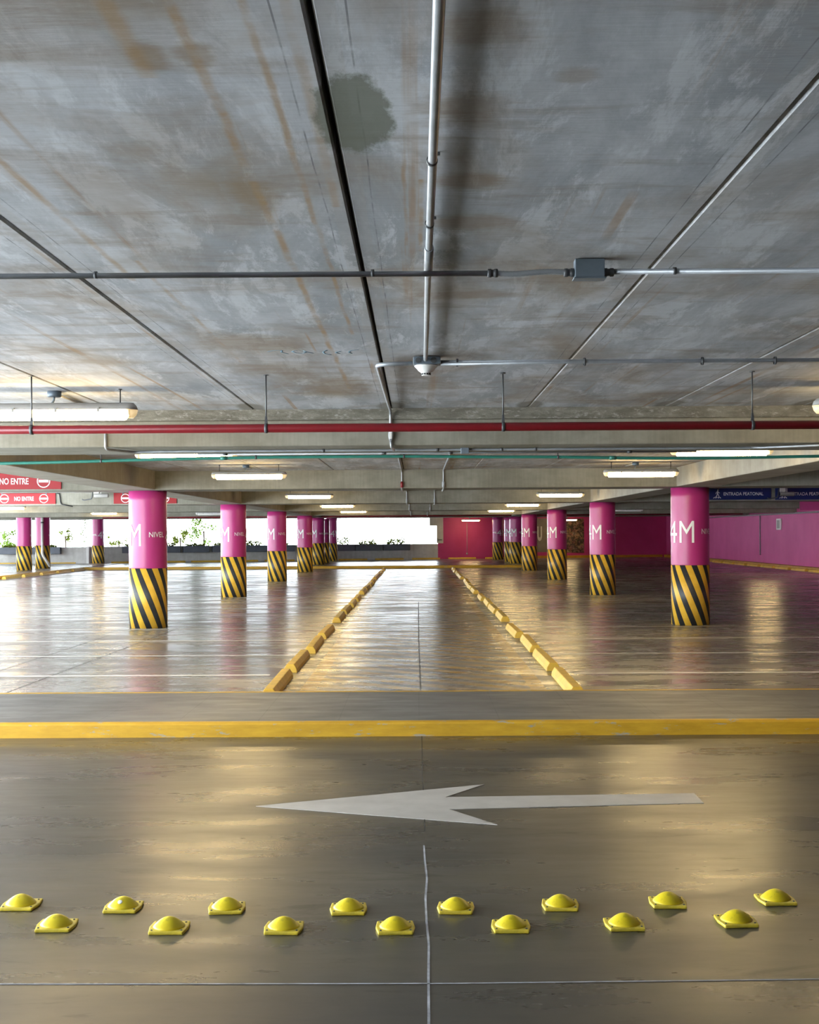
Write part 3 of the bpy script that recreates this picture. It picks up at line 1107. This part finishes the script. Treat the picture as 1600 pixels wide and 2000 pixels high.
# smoke detectors
def detector(loc, label, s=1.0):
    root = thing('smoke_detector', label, 'smoke detector', loc)
    b = bm_new()
    box(b, -0.075 * s, 0.085 * s, -0.05 * s, 0.05 * s, 0.0, 0.045 * s)
    bx = obj('mounting_box', b, 'box_steel', root, bevel=0.005)
    b = bm_new()
    lathe(b, [(0.018 * s, -0.006), (0.018 * s, 0.0)], 16, (0.045 * s, -0.051 * s, 0.022 * s), 'Y')
    lathe(b, [(0.016 * s, -0.006), (0.016 * s, 0.0)], 16, (-0.045 * s, -0.051 * s, 0.022 * s), 'Y')
    obj('knockout', b, 'steel_dark', bx)
    b = bm_new()
    lathe(b, [(0.018 * s, -0.062 * s), (0.026 * s, -0.060 * s), (0.028 * s, -0.046 * s), (0.047 * s, -0.032 * s), (0.050 * s, -0.026 * s), (0.066 * s, -0.010 * s), (0.068 * s, -0.004 * s), (0.060 * s, 0)], 40)
    hd = obj('head', b, 'plastic_white', root)
    b = bm_new()
    for k in range(12):
        a = 2 * PI * (k + 0.5) / 12
        q = Matrix.Rotation(a, 3, 'Z')
        vs = box(b, 0.0262 * s, 0.0285 * s, -0.005 * s, 0.005 * s, -0.058 * s, -0.049 * s)
        for v_ in vs:
            v_.co = q @ v_.co
    obj('vent_slots', b, 'black_iron', hd)
    return root


detector((0.060, YD, CEIL - 0.047), 'white round smoke detector under a steel box, on the near ceiling')
detector((at(781, 897, 13.9).x, 13.9, CEIL - 0.047), 'small white smoke detector behind the nearest beam, by the green pipe')

# conduits under the nearest beam, green pipe behind it
root = thing('conduit', 'long thin grey conduit along the underside of the nearest beam', 'conduit')
YE = BEAMS[0] + 0.40
zE = SOFF - 0.014
b = bm_new()
xl, xr = at(228, 880, YE).x, at(1588, 866, YE).x
pts = fillet([(xl, BEAMS[0] - 0.014, SOFF + 0.15), (xl, BEAMS[0] - 0.014, zE - 0.004), (xl + 0.15, YE, zE - 0.004), (xl + 0.4, YE, zE), (xr - 0.5, YE, zE), (xr, BEAMS[0] - 0.014, zE - 0.006), (xr, BEAMS[0] - 0.014, SOFF + 0.33)], 0.04)
tube(b, pts, 0.0105, 12)
obj('pipe', b, 'steel', root)
b = bm_new()
x = at(908, 880, YE).x
box(b, x - 0.035, x + 0.035, YE - 0.045, YE + 0.045, SOFF - 0.05, SOFF + 0.001)
obj('junction_box', b, 'box_steel', root, bevel=0.004)
for px in (632, 855, 980, 1046):
    x = at(px, 880, YE).x
    b = bm_new()
    lathe(b, [(0.0115, -0.012), (0.0145, -0.012), (0.0145, 0.012), (0.0115, 0.012)], 12, (x, YE, zE), 'X', cap=False)
    obj('clamp', b, 'steel_dark', root)
root = thing('conduit', 'second thin conduit at the back edge of the nearest beam underside', 'conduit')
b = bm_new()
tube(b, [(-1.95, BEAMS[0] + 0.86, zE), (2.5, BEAMS[0] + 0.86, zE)], 0.0085, 10)
obj('pipe', b, 'steel', root)
for px in (440, 750, 880, 1230):
    x = at(px, 888, BEAMS[0] + 0.86).x
    b = bm_new()
    lathe(b, [(0.009, -0.02), (0.0125, -0.02), (0.0125, 0.02), (0.009, 0.02)], 12, (x, BEAMS[0] + 0.86, zE), 'X', cap=False)
    obj('coupling', b, 'steel_dark', root)

YG = 12.42
root = thing('green_pipe', 'sagging green plastic pipe crossing just behind the nearest beam', 'pipe')
b = bm_new()
knots = [(-160, 907), (-60, 906), (100, 903), (300, 897.5), (500, 893.5), (650, 892), (815, 891.3), (950, 892.4), (1090, 892.6), (1250, 894.6), (1400, 894.5), (1600, 891), (1700, 890), (1800, 889)]
gp = []
for q in range(1, len(knots) - 2):
    k4 = knots[q - 1:q + 3]
    for i in range(6):
        t = i / 6
        xy = [0.5 * (2 * k4[1][j] + (k4[2][j] - k4[0][j]) * t + (2 * k4[0][j] - 5 * k4[1][j] + 4 * k4[2][j] - k4[3][j]) * t * t + (3 * k4[1][j] - k4[0][j] - 3 * k4[2][j] + k4[3][j]) * t ** 3) for j in (0, 1)]
        gp.append(at(xy[0], xy[1], YG))
tube(b, gp, 0.0145, 14)
obj('pipe', b, 'green_pipe', root)
for px in (196, 498, 795, 1087):
    p = min(gp, key=lambda q: abs(q.x - at(px, 893, YG).x))
    b = bm_new()
    tube(b, [(p.x, YG, p.z), (p.x, YG, CEIL + 0.004)], 0.004, 8)
    lathe(b, [(0.0155, -0.008), (0.018, -0.008), (0.018, 0.008), (0.0155, 0.008)], 14, (p.x, YG, p.z), 'X', cap=False)
    obj('hanger', b, 'steel_dark', root)
for px in (425, 1187):
    p = min(gp, key=lambda q: abs(q.x - at(px, 893, YG).x))
    b = bm_new()
    lathe(b, [(0.0145, -0.03), (0.019, -0.03), (0.019, 0.03), (0.0145, 0.03)], 14, p, 'X', cap=False)
    obj('coupling', b, 'green_pipe', root)

# two conduits that climb over every beam in the distance
for xc, y00, lab, red in ((-0.235, 14.0, 'left conduit stepping down over the far beams, with a red fitting', True), (0.44, 12.1, 'right conduit stepping down over the far beams', False)):
    root = thing('conduit', lab, 'conduit')
    b = bm_new()
    pts = [(xc, y00, CEIL - 0.012)]
    for y in BEAMS[1:5]:
        pts += [(xc, y - 0.014, CEIL - 0.012), (xc, y - 0.014, SOFF - 0.016), (xc, y + BW + 0.014, SOFF - 0.016), (xc, y + BW + 0.014, CEIL - 0.012)]
    pts.append((xc, 60, CEIL - 0.012))
    tube(b, fillet(pts, 0.05), 0.013, 10)
    obj('pipe', b, 'steel', root)
    for i, y in enumerate(BEAMS[1:5]):
        b = bm_new()
        lathe(b, [(0.014, 0), (0.026, 0.01), (0.026, 0.085), (0.014, 0.10)], 14, (xc, y - 0.026, SOFF + 0.01))
        o = obj('conduit_body', b, 'red_pipe' if (red and i == 0) else 'steel', root)
        if red and i == 0:
            o['label'] = 'red fitting'

# ------------------------------------------------------------------ signs
def stroke(bm, pts, wdt, y):
    for (x0, z0), (x1, z1) in zip(pts, pts[1:]):
        d = Vector((x1 - x0, 0, z1 - z0))
        s = Vector((-d.z, 0, d.x)).normalized() * wdt / 2
        p, q = Vector((x0, y, z0)), Vector((x1, y, z1))
        quad(bm, [p - s, q - s, q + s, p + s])


def flat_text(bm, body, x0, x1, z0, z1, y, bold):
    vs, fs = text_fit(body, x0, x1, z0, z1, bold)
    vv = [bm.verts.new((x, y, z)) for x, z in vs]
    for f in fs:
        try:
            bm.faces.new([vv[i] for i in f])
        except ValueError:
            pass


def hung(root, W, H, zt):
    for s in (-1, 1):
        b = bm_new()
        box(b, s * W * 0.35 - 0.015, s * W * 0.35 + 0.015, -0.002, 0.03, H / 2 - 0.05, H / 2 + 0.012)
        obj('bracket', b, 'steel_dark', root)


def no_entry(px, py, Y, label):
    p = at(px, py, Y)
    W, H = 1.53, 0.262
    root = thing('no_entry_sign', label, 'sign', (p.x, Y, p.z), 0, 'red no-entry signs')
    b = bm_new()
    box(b, -W / 2, W / 2, 0, 0.02, -H / 2, H / 2)
    obj('panel', b, 'sign_red', root, bevel=0.003)
    b = bm_new()
    flat_text(b, 'NO ENTRE', -0.235, 0.235, -0.052, 0.05, -0.003, 0.012)
    obj('lettering', b, 'letter_white', root)
    for s in (-1, 1):
        b = bm_new()
        cx, r0, r1 = s * 0.48, 0.094, 0.108
        for i in range(40):
            a, c_ = 2 * PI * i / 40, 2 * PI * (i + 1) / 40
            quad(b, [(cx + r0 * math.cos(a), -0.003, r0 * math.sin(a)), (cx + r1 * math.cos(a), -0.003, r1 * math.sin(a)), (cx + r1 * math.cos(c_), -0.003, r1 * math.sin(c_)), (cx + r0 * math.cos(c_), -0.003, r0 * math.sin(c_))])
        quad(b, [(cx - 0.082, -0.003, -0.021), (cx + 0.082, -0.003, -0.021), (cx + 0.082, -0.003, 0.021), (cx - 0.082, -0.003, 0.021)])
        obj('symbol', b, 'letter_white', root)
    hung(root, W, H, CEIL)


no_entry(27.5, 940, BEAMS[1] - 0.03, 'nearest red NO ENTRE sign, on the beam at the left photo edge')
no_entry(47, 974, BEAMS[2] - 0.03, 'farther red NO ENTRE sign, left of the nearest left column')
no_entry(283.5, 973, BEAMS[2] - 0.03, 'red no-entry sign half hidden behind the nearest left column')


def entrance(px, py, Y, label):
    p = at(px, py, Y)
    W, H = 1.50, 0.28
    root = thing('entrance_sign', label, 'sign', (p.x, Y, p.z), 0, 'blue pedestrian entrance signs')
    b = bm_new()
    box(b, -W / 2, W / 2, 0, 0.02, -H / 2, H / 2)
    obj('panel', b, 'sign_blue', root, bevel=0.003)
    b = bm_new()
    flat_text(b, 'ENTRADA PEATONAL', -0.40, 0.56, -0.04, 0.04, -0.003, 0.009)
    obj('lettering', b, 'letter_white', root)
    b = bm_new()
    cx = -0.545
    y = -0.003
    ring = [(cx + 0.004 + 0.016 * math.cos(2 * PI * i / 14), y, 0.088 + 0.016 * math.sin(2 * PI * i / 14)) for i in range(14)]
    quad(b, ring)
    stroke(b, [(cx + 0.002, 0.07), (cx - 0.004, 0.0)], 0.03, y)
    stroke(b, [(cx, 0.062), (cx - 0.036, 0.035), (cx - 0.046, 0.0)], 0.013, y)
    stroke(b, [(cx + 0.004, 0.06), (cx + 0.03, 0.03), (cx + 0.052, 0.02)], 0.013, y)
    stroke(b, [(cx - 0.004, 0.008), (cx - 0.022, -0.045), (cx - 0.055, -0.085)], 0.017, y)
    stroke(b, [(cx, 0.008), (cx + 0.025, -0.04), (cx + 0.038, -0.09)], 0.017, y)
    for dx in (-0.085, -0.035, 0.015, 0.065):
        s = 1 if dx > -0.01 else -1
        quad(b, [(cx + dx - 0.02 + s * 0.01, y + 0.0005, -0.105), (cx + dx + 0.012 + s * 0.01, y + 0.0005, -0.105), (cx + dx + 0.012 - s * 0.012, y + 0.0005, -0.075), (cx + dx - 0.01 - s * 0.012, y + 0.0005, -0.075)])
    obj('symbol', b, 'letter_white', root)
    hung(root, W, H, CEIL)


entrance(1446, 964.5, BEAMS[2] - 0.03, 'blue ENTRADA PEATONAL sign beside the nearest right column')
entrance(1575, 964.5, BEAMS[2] - 0.03, 'second blue ENTRADA PEATONAL sign, cut by the right photo edge')


def camera_unit(px, py, Y, rz, label):
    p = at(px, py, Y)
    root = thing('surveillance_camera', label, 'camera', (p.x, Y, p.z), rz)
    b = bm_new()
    lathe(b, [(0.045, 0), (0.05, 0.02), (0.05, 0.10), (0.05, 0.33), (0.045, 0.34)], 18, (0, 0, 0), 'X')
    obj('housing', b, 'lamp_grey', root)
    b = bm_new()
    lathe(b, [(0.036, -0.012), (0.036, 0.002)], 16, (0, 0, 0), 'X')
    obj('lens', b, 'black_iron', root)
    b = bm_new()
    box(b, 0.0, 0.12, -0.05, 0.05, 0.055, 0.17)
    tube(b, [(0.16, 0, 0.04), (0.16, 0, 0.19)], 0.014, 10)
    obj('bracket', b, 'plastic_white', root)
    b = bm_new()
    tube(b, fillet([(-0.03, 0.0, 0.12), (-0.06, 0.0, -0.08), (-0.25, 0.02, -0.11), (-0.30, 0.02, -0.09)], 0.04), 0.014, 10)
    obj('cable', b, 'steel_dark', root)


camera_unit(1524, 965, BEAMS[2] - 0.32, 0.0, 'small grey surveillance camera before the second pedestrian entrance sign')
camera_unit(184, 968, BEAMS[2] - 0.32, 0.0, 'small grey surveillance camera left of the nearest left column')
root = thing('conduit', 'black cable bend on the far beam beside the NO ENTRE sign', 'conduit')
b = bm_new()
Yc = BEAMS[2] - 0.02
tube(b, fillet([at(111, 963, Yc), at(116, 964, Yc), at(119, 985, Yc), at(142, 989, Yc)], 0.06), 0.014, 10)
obj('pipe', b, 'black_iron', root)

# ------------------------------------------------------------------ right wall fittings
xw = X1 - 0.05
root = thing('conduit', 'pale conduit along the top of the right pink wall with a drop', 'conduit')
b = bm_new()
tube(b, [(xw - 0.04, 34, EYE + 0.71), (xw - 0.04, 70, EYE + 0.715)], 0.035, 12)
obj('pipe', b, 'steel', root)
b = bm_new()
tube(b, [(xw - 0.025, 59.3, EYE + 0.70), (xw - 0.025, 59.3, 0.48)], 0.022, 10)
obj('drop', b, 'steel', root)
b = bm_new()
box(b, xw - 0.06, xw + 0.001, 55.85, 56.5, EYE + 0.04, EYE + 0.51)
bx = obj('electrical_panel', b, 'plastic_white', bevel=0.01)
tag(bx, 'small white rectangular panel on the right pink wall', 'panel')
b = bm_new()
box(b, xw - 0.064, xw - 0.058, 55.95, 56.4, EYE + 0.10, EYE + 0.45)
obj('door', b, 'lamp_grey', bx, bevel=0.004)

# ------------------------------------------------------------------ far wall fittings
def wall_panel(bm, pa, pb, z0, z1, off, th, mi=0):
    xa, ya = wall_hit(pa, -off)
    xb, yb_ = wall_hit(pb, -off)
    prism(bm, [(xa, ya, z0), (xb, yb_, z0), (xb, yb_ + th, z0), (xa, ya + th, z0)], (0, 0, z1 - z0), mi)


b = bm_new()
wall_panel(b, 853, 867, EYE - 0.62, EYE + 0.9, 0.04, 0.1)
wall_panel(b, 839, 853, EYE + 0.42, EYE + 0.9, 0.04, 0.1)
struct('trim_22', b, 'panel_beige')
b = bm_new()
x, y = wall_hit(855, -0.08)
lathe(b, [(0.05, 0), (0.07, 0), (0.07, 0.03), (0.05, 0.03)], 18, (x, y - 0.02, EYE - 0.42), 'Y', cap=False)
tube(b, [(x + 0.06, y, EYE - 0.42), (x + 0.26, y, EYE - 0.42)], 0.02, 8)
tag(obj('wall_latch', b, 'black_iron'), 'small dark ring latch on the beige panel beside the opening', 'latch')

root = thing('lettered_board', 'brown board with a big pale letter U on the far wall', 'sign')
b = bm_new()
wall_panel(b, 1020, 1101, 0.35, EYE + 0.83, 0.06, 0.05)
obj('board', b, 'board_brown', root)
b = bm_new()
xa, ya = wall_hit(1049.5, -0.075)
xb, yb_ = wall_hit(1059, -0.075)
vs, fs = text_fit('U', 0, 1, EYE - 0.53, EYE + 0.35, 0.05)
vv = [b.verts.new((xa + (xb - xa) * s, ya + (yb_ - ya) * s, z)) for s, z in vs]
for f in fs:
    b.faces.new([vv[i] for i in f])
obj('lettering', b, 'panel_beige', root)
b = bm_new()
wall_panel(b, 1105, 1141, 0.30, EYE + 0.80, 0.06, 0.05)
tag(obj('mural_panel', b, 'mural'), 'dark brown blotchy mural panel on the far wall right of the board', 'picture')

# ------------------------------------------------------------------ downpipe by the far left column
xd, yd = cols[15][0], cols[15][1]
b = bm_new()
tx = at(82.5, 1041, yd - 0.42).x
tube(b, fillet([(tx, yd - 0.42, CEIL - 0.02), (tx, yd - 0.42, 0.72), at(98, 1107, yd - 0.42)], 0.1), 0.055, 16)
dp = tag(obj('downpipe', b, 'plastic_white'), 'white downpipe with a slanted foot before a far left column', 'pipe')
for z in (2.1,):
    b = bm_new()
    lathe(b, [(0.057, -0.03), (0.066, -0.03), (0.066, 0.03), (0.057, 0.03)], 16, (tx, yd - 0.42, z), cap=False)
    obj('collar', b, 'steel_dark', dp)

# ------------------------------------------------------------------ planters with plants on the parapet
def leaf_cloud(bm, centre, spread, n_, size, seed, shell=0.0):
    rr = random.Random(seed)
    for _ in range(n_):
        while True:
            q = Vector((rr.uniform(-1, 1), rr.uniform(-1, 1), rr.uniform(-1, 1)))
            if shell <= q.length <= 1:
                break
        p = Vector(centre) + Vector((q.x * spread[0], q.y * spread[1], q.z * spread[2]))
        a = Vector((rr.uniform(-1, 1), rr.uniform(-1, 1), rr.uniform(-0.6, 0.6))).normalized()
        c_ = a.orthogonal().normalized()
        c_ = Matrix.Rotation(rr.uniform(0, 6.28), 3, a) @ c_
        s = size * rr.uniform(0.6, 1.3)
        u_, v_ = c_ * s, a.cross(c_) * s * 0.45
        quad(bm, [p - u_, p - v_ + u_ * 0.1, p + u_, p + v_ + u_ * 0.1])


def planter(x, y, rz, L, label, plant, seed):
    root = thing('planter', label, 'planter', (x, y, PAR - 0.36), rz, 'grey planters along the parapet')
    b = bm_new()
    H = 0.37
    prism(b, [(0, 0.0, 0.0), (0, 0.30, 0.0), (0, 0.36, H), (0, 0.33, H), (0, 0.30, H - 0.08), (0, 0.02, H - 0.08), (0, -0.01, H), (0, -0.04, H)], (L, 0, 0))
    obj('trough', b, 'planter_grey', root, bevel=0.012)
    b = bm_new()
    box(b, 0.03, L - 0.03, 0.0, 0.31, H - 0.085, H - 0.05)
    obj('soil', b, 'soil', root)
    if plant:
        b = bm_new()
        rr = random.Random(seed)
        for k in range(int((L - 0.4) / 0.14)):
            leaf_cloud(b, (0.24 + k * 0.14, 0.15, H + rr.uniform(0.0, 0.10) * plant), (0.13, 0.2, 0.16 * plant), 34, 0.075, seed * 50 + k)
        obj('foliage', b, 'leaf_pale', root)


pl_px = [239, 301, 358, 415, 471, 525]
pl2_px = [589, 642, 695, 750]
i = 0
for lst in (pl_px, pl2_px):
    for px in lst:
        x, y = wall_hit(px, -0.42)
        x2, y2 = wall_hit(px + 51, -0.42)
        L = math.hypot(x2 - x, y2 - y)
        planter(x, y, math.atan2(y2 - y, x2 - x), L, '%s grey planter from the left on the back parapet' % ORD[i], {301: 0.9, 471: 1.6, 525: 1.2, 642: 2.4, 695: 1.5, 750: 1.6}.get(px, 0.6), 20 + i)
        i += 1
for k, px in enumerate((-3, 60)):
    p = at(px, 1041, 70.9)
    q = at(px + 57, 1041, 70.9)
    planter(p.x, 70.9, 0, q.x - p.x, ('grey planter at the far left photo edge, behind the leftmost column', 'grey planter behind the white downpipe at far left')[k], 0.5, 50 + k)

# ------------------------------------------------------------------ greenery outside
def tree(px, Y, zc, sx, sz, n_, label, size=0.085, seed=1, m='leaf'):
    p = at(px, 1041, Y)
    root = thing('tree', label, 'tree', (p.x, Y, -3.0))
    b = bm_new()
    tube(b, [(0, 0, 0), (0.05, 0, 2.2), (0, 0, 3.0 + zc)], 0.05, 8)
    obj('trunk', b, 'bark', root)
    b = bm_new()
    rr = random.Random(seed)
    for k in range(9):
        leaf_cloud(b, (rr.uniform(-sx, sx), rr.uniform(-0.4, 0.4), 3.0 + zc + rr.uniform(-sz, sz)), (sx * 0.4, 0.4, sz * 0.35), n_ // 9, size, seed * 100 + k)
    obj('foliage', b, m, root)


tree(398, 84, 1.75, 0.8, 0.8, 900, 'leafy green young tree outside, between the two nearest left columns', 0.075, 3)
tree(352, 83, 1.35, 0.4, 0.5, 220, 'sparse yellow-green shrub outside, right of the nearest left column', 0.10, 4, 'leaf_pale')
tree(15, 80, 1.35, 0.6, 0.5, 420, 'green shrub outside at the far left photo edge', 0.09, 5)
tree(128, 80, 1.45, 0.4, 0.55, 160, 'sparse pale shrub outside, right of the white downpipe', 0.09, 6, 'leaf_pale')
tree(232, 82, 1.15, 0.6, 0.25, 200, 'low pale shrub outside, left of the nearest left column', 0.08, 8, 'leaf_pale')
# hanging vine
p = at(163, 1020, 76)
root = thing('vine', 'thin green vine hanging outside left of the far left column', 'plant', (p.x, 76, 0))
b = bm_new()
tube(b, [(0, 0, 2.9), (0.08, 0, 2.2), (-0.03, 0, 1.6), (0.05, 0, 0.9)], 0.01, 6)
obj('stem', b, 'bark', root)
b = bm_new()
for k in range(14):
    leaf_cloud(b, (random.uniform(-0.12, 0.12), 0, 2.6 - k * 0.13), (0.13, 0.1, 0.1), 7, 0.075, 700 + k)
obj('foliage', b, 'leaf', root)
